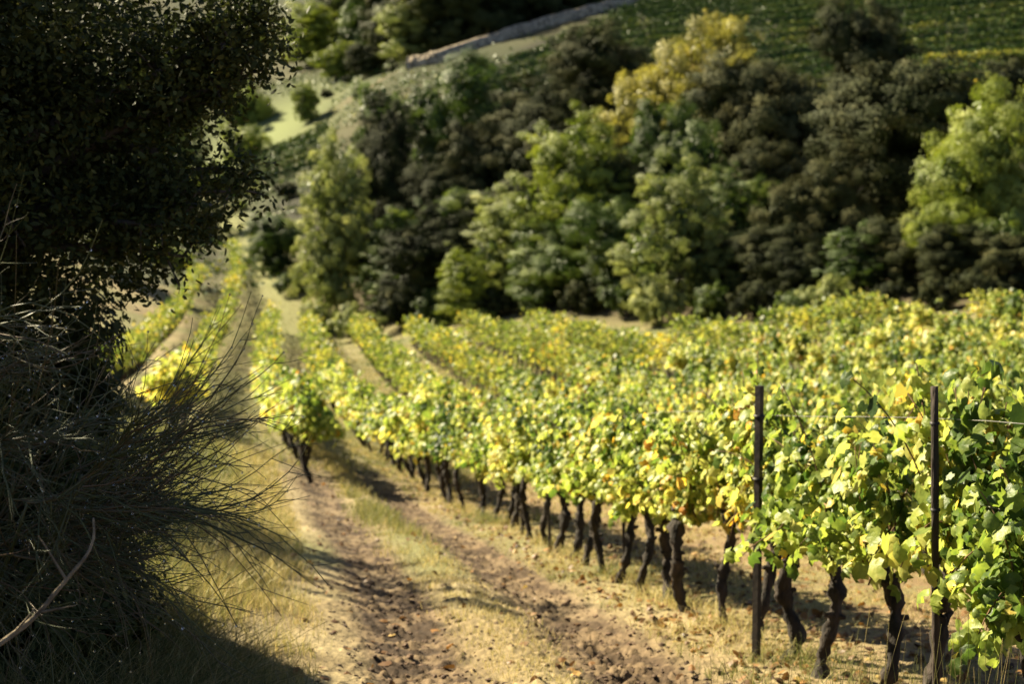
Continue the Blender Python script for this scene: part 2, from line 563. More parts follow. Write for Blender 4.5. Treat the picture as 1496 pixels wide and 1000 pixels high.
def albedo(x, y):
    r, gl, gr = ruts(x, y)
    rut = np.maximum(gl, gr)
    n1 = fbm(x * .9, y * .9, 50, 4)
    n2 = fbm(x * 5, y * 5, 60, 3)
    n3 = fbm(x * .25, y * .25, 70, 3)
    c = np.zeros(x.shape + (3,)) + np.array((.235, .182, .095))
    c = lerp(c, (.38, .31, .17), sstep(.4, .64, n1) * .75)                # dry straw
    c = lerp(c, (.14, .155, .055), sstep(.5, .66, n3) * .7)              # greener patches
    soil = np.clip(rut * 1.9 - .1, 0, 1) * sstep(.2, .35, n1 + .3)
    turn = np.exp(-(((r + 1.6) / 2.4) ** 2 + ((y - 29) / 5) ** 2))
    soil = np.maximum(soil, turn * sstep(.3, .45, n1))
    sc = lerp(np.zeros(x.shape + (3,)) + np.array((.155, .109, .063)), (.050, .033, .020), sstep(.40, .6, n2))
    sc = lerp(sc, (.28, .212, .125), sstep(.58, .75, n1) * .4)
    c = lerp(c, sc, soil)
    under = np.exp(-((r - .3) / .9) ** 2) * (1 - sstep(70, 90, y))
    c = lerp(c, (.22, .15, .085), under * .6 * sstep(.35, .6, n2 * .5 + n1 * .5))
    field = sstep(.6, 1.4, r) * (1 - sstep(60, 75, y)) * (y > 0)
    c = lerp(c, (.175, .112, .06), field * (.35 + .5 * sstep(.4, .6, n2 * .6 + n1 * .4)))
    c = lerp(c, (.135, .13, .05), sstep(24, 36, y) * (1 - sstep(85, 100, y)) * .75 * sstep(-8, -6, r))
    # far land
    far = sstep(85, 105, y)
    fc = lerp(np.zeros(x.shape + (3,)) + np.array((.035, .042, .014)), (.065, .06, .025), sstep(.4, .65, fbm(x * .06, y * .06, 90, 4)))
    fc = lerp(fc, (.17, .20, .075), np.exp(-(((x + 33) / 9) ** 2 + ((y - 192) / 24) ** 2)))
    c = lerp(c, fc, far)
    hillf = sstep(-6, -2, x - (-4 + (y - 165) * .56)) * sstep(112, 122, y)
    c = lerp(c, (.022, .022, .010), hillf * .95)  # darkened ground stands in for the shadows between the hillside rows
    # woodland floor under the trees of the slope
    edge = 77 - np.where(x < 0, 1.0, 1.5) * x
    wood = sstep(0, 5, y - edge) * (1 - sstep(112, 125, y)) * sstep(-15, -9, x)
    c = lerp(c, (.06, .045, .025), wood * .85)
    strip = sstep(-26, -14, y - edge) * sstep(40, 46, y) * (1 - sstep(-1, 1.5, y - edge)) * sstep(-3, 1, x) + sstep(-7, -5, y - edge) * (1 - sstep(-1, 1.5, y - edge)) * sstep(-9, -5, x)
    strip = np.minimum(strip, 1)
    c = lerp(lerp(np.zeros(x.shape + (3,)) + np.array((.10, .115, .042)), (.19, .165, .075), sstep(.4, .62, n1)), c, 1 - strip * .9)
    # grassy track running up the valley beside the rows
    xp = np.interp(y, [60, 88, 98, 116, 132, 150], [-8, -14.0, -16.2, -20.3, -26, -32])
    path = np.exp(-((x - xp) / 2.0) ** 2) * sstep(75, 88, y) * (1 - sstep(140, 155, y))
    c = lerp(c, (.22, .225, .09), path * .8)
    # pale dirt lane under the stone wall
    lx = np.interp(y, [178, 184, 190, 215], [-25, -14, -8, 15])
    lane = np.exp(-((x + 19 - (y - 189) * .3) / 4) ** 2 - ((y - 190) / 3) ** 2)
    c = lerp(c, (.15, .105, .06), lane * .8)
    # verge at the left: old grass mat, its shade painted in as darker colour
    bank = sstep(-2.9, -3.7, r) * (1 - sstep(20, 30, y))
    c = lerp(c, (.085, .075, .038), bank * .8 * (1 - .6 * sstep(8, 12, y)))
    return c


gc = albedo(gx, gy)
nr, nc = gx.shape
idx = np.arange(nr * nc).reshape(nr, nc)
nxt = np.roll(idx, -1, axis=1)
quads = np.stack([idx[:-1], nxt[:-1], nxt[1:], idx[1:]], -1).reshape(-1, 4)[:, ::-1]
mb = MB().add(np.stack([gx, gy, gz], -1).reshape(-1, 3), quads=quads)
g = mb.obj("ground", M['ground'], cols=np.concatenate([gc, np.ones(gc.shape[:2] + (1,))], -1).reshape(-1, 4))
tag(g, "earth ground with a rutted tractor track running down into the valley", "ground", kind="structure")

# ------------------------------------------------------------------ leaf templates
VL_V = [(0, .04, .02), (.27, -.13, -.07), (.47, .08, -.15), (.40, .27, -.05), (.47, .50, -.17), (.27, .62, -.06), (.02, .84, -.16),
        (-.25, .63, -.04), (-.47, .52, -.13), (-.41, .29, -.03), (-.48, .08, -.17), (-.26, -.13, -.06), (0, .34, .06)]
VL_F = [(12, i, i + 1) for i in range(0, 11)] + [(12, 11, 0)]
ML_V = [(0, 0, 0), (.46, .12, -.08), (.36, .58, -.06), (0, .85, -.04), (-.36, .58, -.06), (-.46, .12, -.08), (0, .38, .05)]
ML_F = [(6, i, (i + 1) % 6) for i in range(6)]
QL_V = [(0, 0, 0), (.4, .45, -.06), (0, .95, 0), (-.4, .45, -.06)]
QL_F = [(0, 1, 2), (0, 2, 3)]
OL_V = [(0, 0, 0), (.24, .3, -.05), (.2, .7, -.05), (0, 1, .02), (-.2, .7, -.05), (-.24, .3, -.05)]
OL_F = [(0, 1, 5), (1, 2, 4), (1, 4, 5), (2, 3, 4)]


# ------------------------------------------------------------------ grapevines
def vine_trunk(r, h=.78, seg=10, rings=22, thick=.037):
    mb = MB()
    t = np.linspace(0, 1, rings)
    bend = r.normal(size=2) * .09
    ph, am = r.uniform(0, 6.28, 2), r.uniform(.025, .07, 2)
    p = np.stack([bend[0] * np.sin(t * 3.0) + am[0] * np.sin(t * 7 + ph[0]) - am[0] * math.sin(ph[0]),
                  bend[1] * np.sin(t * 2.6) + am[1] * np.sin(t * 6 + ph[1]) - am[1] * math.sin(ph[1]), t * h - .03], 1)
    lump = 1 + .28 * np.exp(-((t - 1) / .1) ** 2) * 1.6 + .35 * np.exp(-(t / .06) ** 2) + .2 * np.sin(t * r.uniform(14, 26) + ph[0]) + .14 * np.sin(t * r.uniform(30, 44) + ph[1])
    lump += .35 * np.exp(-((t - r.uniform(.4, .8)) / .05) ** 2)
    tube(mb, p, thick * r.uniform(.85, 1.2) * lump, seg, rough=.16, r=r)
    head = p[-1]
    for k in range(2):
        s = 1 if k == 0 else -1
        if r.random() < .25:
            continue
        e = head + np.array((s * r.uniform(.16, .34), r.normal() * .05, r.uniform(.02, .14)))
        mid = head + np.array((s * .08, r.normal() * .03, r.uniform(.06, .12)))
        tube(mb, bez(head - (0, 0, .04), mid, e, 9), np.linspace(.032, .019, 9), 7, rough=.14, r=r)
    for k in range(r.integers(2, 4)):                       # stubs and burrs left by pruning
        q = p[r.integers(rings // 2, rings - 1)]
        a = r.uniform(0, 6.28)
        e = q + np.array((math.cos(a) * .07, math.sin(a) * .07, r.uniform(-.01, .06)))
        tube(mb, np.linspace(q, e, 4), np.array((.026, .024, .018, .012)), 6, rough=.15, r=r)
    return mb, head


def vine_canopy(r, n, tv, tf, size, yel, lo=.68, hi=1.52, half=.52, wid=.20, head=(0, 0, .78), canes=True):
    """leaves carried along canes rising from the head between the wires, some hanging outwards"""
    cb, lb = MB(), MB()
    ncane = 11
    full = per = n // ncane
    P, Nn, Tt, Up = [], [], [], []
    base_t = yel
    for k in range(ncane + 3):
        per = full if k < ncane else 9
        x0 = r.uniform(-half * .75, half * .75)
        p0 = np.array((x0 * .55, r.normal() * .03, head[2] + r.uniform(-.02, .10)))
        hang = r.random() < .32
        sy = r.choice((-1, 1))
        if hang:
            p1 = p0 + np.array((x0 * .3, sy * wid * .6, r.uniform(.3, .55)))
            p2 = p0 + np.array((x0 * .7 + r.normal() * .1, sy * wid * r.uniform(1.0, 1.5), r.uniform(-.12, .25)))
        else:
            p1 = p0 + np.array((x0 * .35, sy * wid * .25, .4))
            p2 = p0 + np.array((x0 * .6 + r.normal() * .12, r.normal() * wid * .5, r.uniform(.55, hi - head[2])))
        if k >= ncane:                                  # stray shoots above or out of the hedge
            p1 = p0 + np.array((x0 * .4, sy * wid * .3, .55))
            p2 = p0 + np.array((x0 * .9 + r.normal() * .2, sy * wid * r.uniform(.2, 1.5), r.uniform(.5, 1.0)))
        c = bez(p0, p1, p2, 12)
        if canes:
            tube(cb, c, np.linspace(.0055, .0025, 12), 4, r=r)
        t = r.uniform(.05, 1, per) ** .9
        ip = np.stack([np.interp(t, np.linspace(0, 1, 12), c[:, i]) for i in range(3)], 1)
        off = (1.0 if k < ncane else .4) * np.clip(r.normal(size=(per, 3)), -1.7, 1.7) * np.array((.11, .075, .075))
        pos = ip + off
        low = pos[:, 2] < lo
        pos[low, 2] = lo + np.abs(r.normal(size=low.sum())) * .08
        side = np.sign(off[:, 1:2] + 1e-6)
        nn = np.concatenate([r.normal(size=(per, 1)) * .5, side * r.uniform(.3, 1.1, (per, 1)), r.uniform(-.1, .9, (per, 1))], 1)
        tip = np.concatenate([r.normal(size=(per, 1)) * .5, side * .35, -np.ones((per, 1)) + r.normal(size=(per, 1)) * .35], 1)
        ct = base_t + r.normal() * .13
        tt = ct + r.normal(size=per) * .10 + np.where(pos[:, 2] < .95, .10, 0)
        tt[r.random(per) < .035] = .93
        P.append(pos), Nn.append(nn), Tt.append(tt), Up.append(tip)
    P, Nn, Tt, Up = np.concatenate(P), np.concatenate(Nn), np.concatenate(Tt), np.concatenate(Up)
    sz = size * r.uniform(.55, 1.2, len(P))
    leaves(lb, tv, tf, P, Nn, sz, np.clip(Tt, .02, .98), r=r, up=Up)
    return cb, lb


NEARV = []
for i in range(10):
    r = np.random.default_rng(100 + i)
    tb, head = vine_trunk(r)
    cb, lb = vine_canopy(r, 760, VL_V, VL_F, .094, [.37, .46, .41, .55, .38, .50, .58, .43, .52, .34][i], head=head, lo=[.74, .84, .68, .80, .76, .86, .66, .80, .72, .82][i], wid=[.24, .28, .34, .24, .3, .24, .36, .26, .32, .24][i])
    NEARV.append((tb.mesh('trunk', [M['bark']]), cb.mesh('canes', [M['cane']]), lb.mesh('foliage', [M['vine_leaf']])))
MIDV = []
for i in range(8):
    r = np.random.default_rng(200 + i)
    tb, head = vine_trunk(r, seg=7, rings=12)
    cb, lb = vine_canopy(r, 520, ML_V, ML_F, .145, [.42, .50, .37, .56, .46, .36, .51, .43][i], head=head, canes=False, wid=.38, hi=1.6, lo=.64)
    MIDV.append((tb.mesh('trunk', [M['bark']]), lb.mesh('foliage', [M['vine_leaf']])))


def row_dir(d):
    dx = float(X0(d + .5) - X0(d - .5))
    return math.atan2(1.0, dx)          # row runs along local +x turned to this angle


ROWS = {}
# row index: 0 the front row, +k rows to its right, -k rows left of the track
for k in range(-3, 14):
    if k == 0:
        d0, d1 = 4.95, 88
    elif k > 0:
        d0, d1 = 5.0 + .2 * k, 0
    else:
        d0, d1 = {-1: (25.2, 88), -2: (30, 120), -3: (34, 106)}[k]
    ROWS[k] = (d0, d1)

vines = []
ordn = ["first", "second", "third", "fourth", "fifth", "sixth", "seventh", "eighth", "ninth", "tenth", "eleventh", "twelfth", "thirteenth", "fourteenth"]
for k, (d0, d1) in ROWS.items():
    d = d0
    j = 0
    while True:
        x = float(X0(d)) + 2.65 * k + (.35 if k < 0 else 0)
        u = 748 + F * x / max(d, .1)
        if k > 0:
            edge = 76 - (1.0 if x < 0 else 1.5) * x - (5.5 if x > -8 else 2.0)
            if k > 4:
                edge = min(edge, float(np.interp(u, [760, 800, 1100, 1250, 1400, 1600], [68, 56, 52, 54, 57, 56])))
            if d > edge:
                break
        elif d > d1:
            break
        vis = -90 < u < 1590
        if vis and d > 4.5:
            vines.append((k, j, x, d))
        d += (.70 if d < 20 else .86 if d < 32 else 1.0) + .16 * (hash2(np.array(float(j)), np.array(float(k)), 5).item() - .5)
        j += 1
# the vines that show largest: nearest first, the front row preferred
vines.sort(key=lambda q: q[3] * (1.0 if q[0] in (0, -1) else 1.15))
NIND = 290
near_i = 0
POST_D = 9.42
front = sorted([q for q in vines[:NIND] if q[0] == 0], key=lambda q: q[3])
left_of_post = [q for q in front if q[3] > POST_D]
right_of_post = [q for q in front if q[3] <= POST_D][::-1]


def vine_label(k, j, x, d):
    if k == 0:
        if d <= POST_D:
            i = [q[1] for q in right_of_post].index(j)
            return "grapevine in the front row, %s dark trunk to the right of the tall black post" % ordn[i], None
        i = [q[1] for q in left_of_post].index(j)
        if i < 14:
            return "grapevine in the front row, %s gnarled trunk to the left of the tall black post" % ordn[i], None
        if d < 32:
            return "grapevine in the crowded middle of the front row, leaves nearly hiding its short trunk", "vines in the middle of the front row"
        return "small looking grapevine towards the far end of the front row beside the track", "vines at the far end of the front row"
    if k == -1:
        if j == 0:
            return "end vine left of the track, leafy with a thick dark trunk and shaded right side", None
        return "yellow grapevine in the row left of the track behind its dark end vine", "vines in the row left of the track"
    if k < -1:
        return "yellow grapevine in the rows beyond the broom, left of the grassy path", "vines left of the grassy path"
    nm = ordn[k] if k < 14 else "last"
    return "yellow green grapevine in the %s row, counted back from the front row" % nm, "vines in the %s row" % nm


def put_vine(k, j, x, d, i):
    r = np.random.default_rng(5000 + i)
    z = gh1(x, d)
    yj = r.normal() * .04
    rz = row_dir(d) + r.normal() * .06 + (math.pi if r.random() < .5 else 0)
    o = empty("grapevine", (x + yj, d, z), rz)
    s = r.uniform(.94, 1.06) * (1.0 if k == 0 else 1.03)
    o.scale = (s, s, s * r.uniform(.9, 1.1))
    lab, grp = vine_label(k, j, x, d)
    tag(o, lab, "grapevine", grp or ("single vines of the front row" if k == 0 else None))
    src = NEARV[i % len(NEARV)] if d < 24 else MIDV[i % len(MIDV)]
    for me, nm in zip(src, ("trunk", "canes", "foliage") if len(src) == 3 else ("trunk", "foliage")):
        c = bpy.data.objects.new(nm, me)
        C.objects.link(c)
        c.parent = o
    return o


for i, q in enumerate(vines[:NIND]):
    put_vine(*q, i)
# all the rest, far away: one mass
mb = MB()
r = np.random.default_rng(77)
for (k, j, x, d) in vines[NIND:]:
    n = 150 if d < 60 else 105
    z = gh1(x, d)
    a = row_dir(d)
    lx, ly, lz = r.uniform(-.62, .62, n), r.normal(size=n) * .26, .60 + 1.05 * r.random(n) ** .8 * (.85 + .3 * r.random())
    pos = np.stack([x + lx * math.cos(a) - ly * math.sin(a), d + lx * math.sin(a) + ly * math.cos(a), z + lz], 1)
    nn = r.normal(size=(n, 3)) + np.array((0, 0, .5)) + np.stack([np.sign(ly) * .8, 0 * ly, 0 * ly], 1)
    leaves(mb, QL_V, QL_F, pos, nn, r.uniform(.14, .25, n), np.clip(.44 + r.normal() * .15 + r.normal(size=n) * .16, 0, 1), r=r)
    tube(mb, np.array([(x, d, z - .05), (x + .03, d, z + .4), (x, d, z + .85)]), .045, 5, mat=1, r=r)
if vines[NIND:]:
    o = mb.obj("distant_vines", [M['vine_far'], M['bark']], smooth=False)
    tag(o, "mass of yellow green vines filling the far part of the vineyard below the trees", "vines", kind="stuff")

# posts, stakes and wires of the front row


def post(name, x, d, h, rad_, lean, label, mat, cat, square=False):
    z = gh1(x, d)
    o = empty(name, (x, d, z))
    mb = MB()
    t = np.linspace(0, 1, 9)[:, None]
    p = np.array((0, 0, -.1)) + t * np.array((lean[0], lean[1], h + .1))
    tube(mb, p, rad_, 4 if square else 8, rough=.02 if square else .07)
    mb.obj("shaft", mat, o, smooth=not square)
    for hh in (.78, 1.12, 1.5):
        if hh > h - .05:
            continue
        c = np.array((0, 0, 0)) + (hh / h) * np.array((lean[0], lean[1], h))
        cl = MB()
        tube(cl, np.array([c - (0, 0, .006), c + (0, 0, .006)]), rad_ * 1.3, 8)
        cl.obj("wire_clip", M['metal'], o)
    tag(o, label, cat)
    return o


post("vineyard_post", (1111 - 748) / F * 8.45, 8.4, 1.68, .027, (-.005, .0), "tall straight black post in front of the leaves of the front row", M['metal'], "post", True)
post("vineyard_post", (1386 - 748) / F * 6.12, 6.1, 1.66, .017, (-.055, .0), "slightly leaning dark post near the right edge, rising above the leaves", M['wood'], "post")
post("vine_stake", (915 - 748) / F * 12.9, 12.8, 1.0, .017, (-.03, .0), "thin dark stake between vine trunks where the front row is lit by the track", M['metal'], "stake")
post("vine_stake", (805 - 748) / F * 16.0, 15.9, 1.0, .017, (-.05, .0), "thin slanting stake beside a curved trunk, farther along the front row", M['metal'], "stake")
for hgt, lab in ((.80, "lowest trellis wire of the front row, hidden among the leaves"), (1.15, "middle trellis wire of the front row, among the leaves"), (1.52, "top trellis wire stretched along the front row to the right edge")):
    mb = MB()
    dd = np.arange(4.6, 40, .7)
    xx = X0(dd) + .02
    zz = ground_h(xx, dd)
    zz = np.convolve(np.pad(zz, 4, mode='edge'), np.ones(9) / 9, 'valid') + hgt - .02 * np.sin(dd)
    tube(mb, np.stack([xx, dd, zz], 1), .0018, 4)
    o = mb.obj("trellis_wire", M['wire'])
    tag(o, lab, "wire", "trellis wires of the front row")

# ------------------------------------------------------------------ trees


def crown_mesh(name, r, style, nclump, nleaf, lsize, tv=QL_V, tf=QL_F):
    """unit crown (height 1, radius .5): leaf clumps of many sizes over an uneven hull, open between"""
    mb = MB()
    zc = {'round': .72, 'airy': .45, 'spread': .8, 'bush': 1.25}[style]
    if style == 'round':
        lobes = [(np.array((r.normal() * .17, r.normal() * .17, r.uniform(.3, .86))), r.uniform(.11, .27)) for _ in range(15)]
        lobes += [(np.array((0, 0, .45)), .34), (np.array((.1, 0, .22)), .28), (np.array((-.12, .1, .2)), .27), (np.array((-.02, -.13, .2)), .27)]
        lo = .03
    elif style == 'airy':
        lobes = [(np.array((r.normal() * .15, r.normal() * .15, z)), .30 * math.sin(math.pi * min(.95, z * .8 + .2)) + .06) for z in np.linspace(.12, .92, 11)]
        lo = .03
    elif style == 'spread':
        lobes = [(np.array((r.uniform(-.33, .33), r.uniform(-.33, .33), r.uniform(.45, .85))), r.uniform(.12, .22)) for _ in range(12)]
        lo = .12
    else:  # bush
        lobes = [(np.array((r.uniform(-.28, .28), r.uniform(-.28, .28), r.uniform(.2, .65))), r.uniform(.18, .30)) for _ in range(9)]
        lo = .02
    for c_, R_ in lobes:                                   # inner leaves that block light, crown shade painted in as dark tint
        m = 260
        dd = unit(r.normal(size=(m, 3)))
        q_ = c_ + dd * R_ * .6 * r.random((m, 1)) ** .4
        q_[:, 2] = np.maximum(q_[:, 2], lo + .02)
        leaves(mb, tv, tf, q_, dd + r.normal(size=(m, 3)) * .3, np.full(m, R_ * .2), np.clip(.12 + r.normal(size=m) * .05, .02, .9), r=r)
    W = np.array([l[1] ** 2 for l in lobes])
    W /= W.sum()
    k = 0
    while k < nclump:
        c, R = lobes[r.choice(len(lobes), p=W)]
        dv = unit(r.normal(size=3))
        if dv[2] < -.6 and r.random() < .4:
            continue
        q = c + dv * R * (r.uniform(.72, 1.12) if r.random() < .95 else r.uniform(1.1, 1.3))
        if q[2] < lo:
            continue
        inside = any(np.linalg.norm(q - c2) < R2 * .72 for c2, R2 in lobes)
        if inside and r.random() < .6:
            continue
        k += 1
        cr = r.uniform(.022, .10) if style != 'airy' else r.uniform(.03, .085)
        m = int(nleaf * (cr / .06) ** 2 * r.uniform(.7, 1.2))
        dd = unit(r.normal(size=(m, 3)) + dv * .5)
        pos = q + dd * cr * (r.random((m, 1)) ** .45) * r.uniform(.6, 1.4, 3) * np.array((1, 1, zc)) + dv * cr * r.normal(size=(m, 1)) * .15
        nn = dd * .7 + dv * 1.1 + r.normal(size=(m, 3)) * .38 + np.array((0, 0, .25))
        ct = r.normal() * .15
        leaves(mb, tv, tf, pos, nn, lsize * r.uniform(.6, 1.3, m), np.clip(.5 + ct + r.normal(size=m) * .09, .02, .98), r=r)
    return mb.mesh(name, [M['evergreen']], smooth=False), lobes


def trunk_mesh(r, lobes, thick=.022, seg=7):
    mb = MB()
    top = np.array((r.normal() * .03, r.normal() * .03, .62))
    tube(mb, bez((0, 0, -.05), (r.normal() * .05, r.normal() * .05, .3), top, 10), np.linspace(thick, thick * .35, 10), seg, rough=.08, r=r)
    for c, R in lobes:
        z = r.uniform(.12, .42)
        p0 = np.array((0, 0, z))
        e = c + unit(r.normal(size=3)) * R * .6
        tube(mb, bez(p0, (p0 + e) / 2 + (0, 0, .04), e, 7), np.linspace(thick * .42, thick * .1, 7), 5, rough=.1, r=r)
    return mb.mesh('trunk', [M['tree_bark']])


CROWN = {}
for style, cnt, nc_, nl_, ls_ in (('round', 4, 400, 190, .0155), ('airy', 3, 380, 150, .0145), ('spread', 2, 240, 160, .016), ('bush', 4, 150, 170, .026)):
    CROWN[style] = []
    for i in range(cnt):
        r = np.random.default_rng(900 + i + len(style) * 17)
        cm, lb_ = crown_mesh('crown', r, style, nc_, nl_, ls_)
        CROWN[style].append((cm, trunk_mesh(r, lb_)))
_tn = [0]


def tree(u, vtop, wpx, d, style, mat, label, name="tree", cat="tree", group=None, sink=.0):
    """a tree whose top reaches photo row vtop, wpx photo pixels wide, at depth d"""
    p = px(u, vtop, d)
    x, y = p[0], p[1]
    z = gh1(x, y) - sink
    H = max(p[2] - z, 1.2)
    Wm = min(wpx / F * d, H * .95)
    _tn[0] += 1
    i = _tn[0]
    r = np.random.default_rng(7000 + i)
    cm, tm = CROWN[style][i % len(CROWN[style])]
    o = empty(name, (x, y, z), r.uniform(0, 6.28))
    o.scale = (Wm * 1.3, Wm * 1.3, H * 1.02)
    tag(o, label, cat, group)
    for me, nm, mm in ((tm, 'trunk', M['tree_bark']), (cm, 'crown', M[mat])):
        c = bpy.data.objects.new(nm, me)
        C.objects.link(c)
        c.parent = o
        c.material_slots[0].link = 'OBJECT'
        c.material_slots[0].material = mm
    return o


T = [
    # lower edge of the wood, left to right
    (488, 205, 92, 92, 'airy', 'pale', "pale green upright tree where the wood begins beside the grassy path"),
    (402, 305, 70, 106, 'round', 'green', "dark green round tree where the grassy path bends"),
    (575, 305, 100, 89, 'airy', 'green', "mid green slender tree at the wood edge, right of the pale upright tree"),
    (640, 300, 90, 88, 'airy', 'evergreen', "thin grey green tree between the slender green one and the small bright one"),
    (680, 368, 75, 80, 'airy', 'lime', "small bright lime green tree low at the foot of the wood"),
    (738, 285, 115, 84, 'airy', 'pale', "grey green tree with pale clumps in the middle of the wood edge"),
    (845, 170, 130, 82, 'airy', 'lime', "tall green tree turning yellow, in the middle of the wood"),
    (800, 330, 120, 79, 'round', 'green', "dark green tree in front of the tall yellowing one"),
    (905, 310, 110, 76, 'round', 'green', "dark leafy tree under the bright yellow tree at the wood edge"),
    (1000, 236, 115, 70, 'airy', 'pale', "tall silvery green tree standing at the very edge of the vineyard"),
    (975, 150, 120, 84, 'round', 'green', "round fresh green tree directly below the bright yellow tree"),
    (1005, 38, 150, 94, 'round', 'yellow', "bright golden yellow tree rising above the dark wood"),
    (1070, 250, 100, 74, 'airy', 'green', "loose green tree with yellowing tips right of the silvery tree"),
    (1125, 62, 175, 88, 'round', 'evergreen', "broad dark olive evergreen right of the golden yellow tree"),
    (1150, 330, 100, 66, 'round', 'evergreen', "low dark evergreen in front of the broad olive one"),
    (1215, 215, 130, 70, 'round', 'evergreen', "dark evergreen with a brownish lit side in the shade of the largest evergreen"),
    (1278, 22, 120, 100, 'round', 'evergreen', "tall grey evergreen whose top reaches the hillside vine rows"),
    (1330, 72, 235, 73, 'round', 'evergreen', "largest dark evergreen of the wood, wide crown with lit left rim"),
    (1262, 330, 110, 63, 'airy', 'green', "thin green tree hung with yellow leaves at the foot of the largest evergreen"),
    (1445, 130, 170, 62, 'round', 'lime', "big yellow green tree at the right edge of the view"),
    (1385, 285, 120, 59, 'spread', 'lime', "lower bright bough like tree left of the big yellow green tree"),
    (1480, 330, 130, 56, 'round', 'evergreen', "dark shaded tree below the big yellow green tree at the right edge"),
    (1490, 78, 130, 96, 'round', 'evergreen', "olive brown tree behind the big yellow green tree, by the hillside vines"),
    (548, 300, 75, 95, 'round', 'evergreen', "dark tree behind the pale upright one, filling the wood edge"),
    (610, 350, 110, 86, 'round', 'evergreen', "low dark tree between the slender green tree and the bright lime one"),
    (760, 240, 120, 90, 'round', 'evergreen', "dusky tree left of the tall yellowing tree"),
    (690, 280, 110, 93, 'round', 'green', "deep green tree above the small lime tree"),
    (845, 290, 130, 84, 'round', 'evergreen', "dark tree in the shade under the tall yellowing tree"),
    (930, 240, 120, 84, 'round', 'evergreen', "dark tree filling the gap left of the silvery tree"),
    (1050, 330, 110, 72, 'round', 'evergreen', "low dusky tree right of the foot of the silvery tree"),
    (1110, 210, 130, 80, 'round', 'evergreen', "olive tree in front of the broad dark olive evergreen"),
    (1190, 120, 120, 92, 'round', 'evergreen', "dark tree between the broad olive and the largest evergreen"),
    (1180, 370, 110, 63, 'round', 'evergreen', "low black green tree under the brownish lit evergreen"),
    (1330, 310, 130, 62, 'round', 'evergreen', "deep shaded tree below the largest evergreen"),
    (1400, 330, 130, 58, 'round', 'evergreen', "deep shaded tree below the bright bough like tree"),
    (1480, 250, 130, 68, 'round', 'evergreen', "dark tree hidden behind the right side of the big yellow green tree"),
    (830, 200, 120, 95, 'round', 'evergreen', "dark crown rising behind the tall yellowing tree"),
    (980, 100, 130, 106, 'round', 'evergreen', "dark crown behind the golden yellow tree"),
    # upper part of the wood
    (662, 86, 150, 112, 'round', 'green', "large dark green tree at the top left of the wood below the stone wall"),
    (562, 148, 90, 106, 'round', 'evergreen', "brownish olive evergreen at the left shoulder of the wood"),
    (548, 250, 65, 98, 'round', 'evergreen', "small olive evergreen right behind the pale upright tree"),
    (625, 222, 110, 97, 'round', 'evergreen', "dusky round evergreen in front of the large dark green tree"),
    (700, 180, 120, 98, 'round', 'evergreen', "grey olive tree between the dusky round one and the long lit evergreen"),
    (785, 118, 180, 104, 'round', 'evergreen', "long crowned olive evergreen with sunlit left side in the middle of the wood"),
    (890, 62, 140, 112, 'round', 'evergreen', "dark evergreen left of the golden yellow tree, top against the vine rows"),
    (915, 165, 100, 96, 'round', 'yellow', "ochre tree half hidden left of the round fresh green tree"),
    (1060, 160, 110, 92, 'round', 'green', "green tree below the right side of the golden yellow tree"),
    (1400, 160, 120, 84, 'round', 'evergreen', "dark evergreen between the largest evergreen and the big yellow green tree"),
    (720, 330, 80, 90, 'round', 'evergreen', "shaded evergreen deep behind the grey green tree with pale clumps"),
    # far slope on the left
    (540, 60, 60, 205, 'round', 'evergreen', "dark tree above the dirt lane, right of the yellow bushy tree"),
    (455, 5, 85, 235, 'airy', 'lime', "pale yellow green tree on the far slope, tallest by the skyline"),
    (492, 62, 70, 214, 'round', 'lime', "yellow bushy tree under the pale one on the far slope"),
    (447, 128, 34, 188, 'round', 'lime', "small cone shaped shrub alone beside the far meadow"),
    (602, -15, 110, 203, 'round', 'pale', "grey green tree with bright left side at the left end of the stone wall"),
    (545, -70, 100, 225, 'round', 'green', "dark tree left of the grey green tree above the dirt lane"),
    (335, 88, 80, 200, 'bush', 'lime', "sunlit bush seen past the oak leaves beside the far meadow"),
    (350, 175, 90, 172, 'bush', 'lime', "yellow lit shrub left of the meadow, partly behind the oak"),
    (315, 225, 80, 150, 'bush', 'lime', "bright shrub behind the lower oak boughs"),
    (352, 290, 50, 138, 'bush', 'lime', "small sunlit shrub above the far end of the grassy path"),
    (305, 285, 80, 128, 'bush', 'evergreen', "shaded shrub left of the upper path end"),
    (240, 350, 110, 100, 'spread', 'lime', "sunlit yellow tree showing under the oak crown"),
    (170, 330, 120, 92, 'spread', 'lime', "sunlit tree glimpsed through the left part of the oak"),
    (60, 260, 150, 95, 'round', 'lime', "yellow lit tree far behind the oak trunk"),
    (100, 120, 150, 150, 'round', 'green', "distant green tree behind the middle of the oak"),
    (240, 150, 140, 160, 'round', 'lime', "distant sunlit tree behind the right part of the oak"),
]
for t in T:
    tree(*t, group="trees of the valley")
r = np.random.default_rng(31)
kinds = ["dark", "brownish", "dull"]
# the dark trees above the stone wall
for i, (u, vt, wp, d, lab) in enumerate([
        (655, -60, 120, 200, "dark tree just above the left end of the stone wall"), (715, -75, 120, 208, "second dark tree along the stone wall from its left end"),
        (775, -85, 120, 214, "third dark tree along the stone wall, tall and dense"), (830, -95, 110, 220, "dark tree above the middle of the stone wall"),
        (885, -110, 110, 228, "dark tree near where the stone wall leaves the view"), (690, -110, 140, 226, "shadowy tree in the second line above the stone wall, towards the left"),
        (760, -130, 140, 232, "shadowy tree in the second line above the stone wall, towards the right"), (575, -60, 90, 212, "slim dark tree between the grey green tree and the wall trees"),
        (505, -50, 70, 240, "dark tree behind the pale tree of the far slope")]):
    tree(u, vt, wp, d, 'round', 'holm', lab, group="trees above the stone wall")
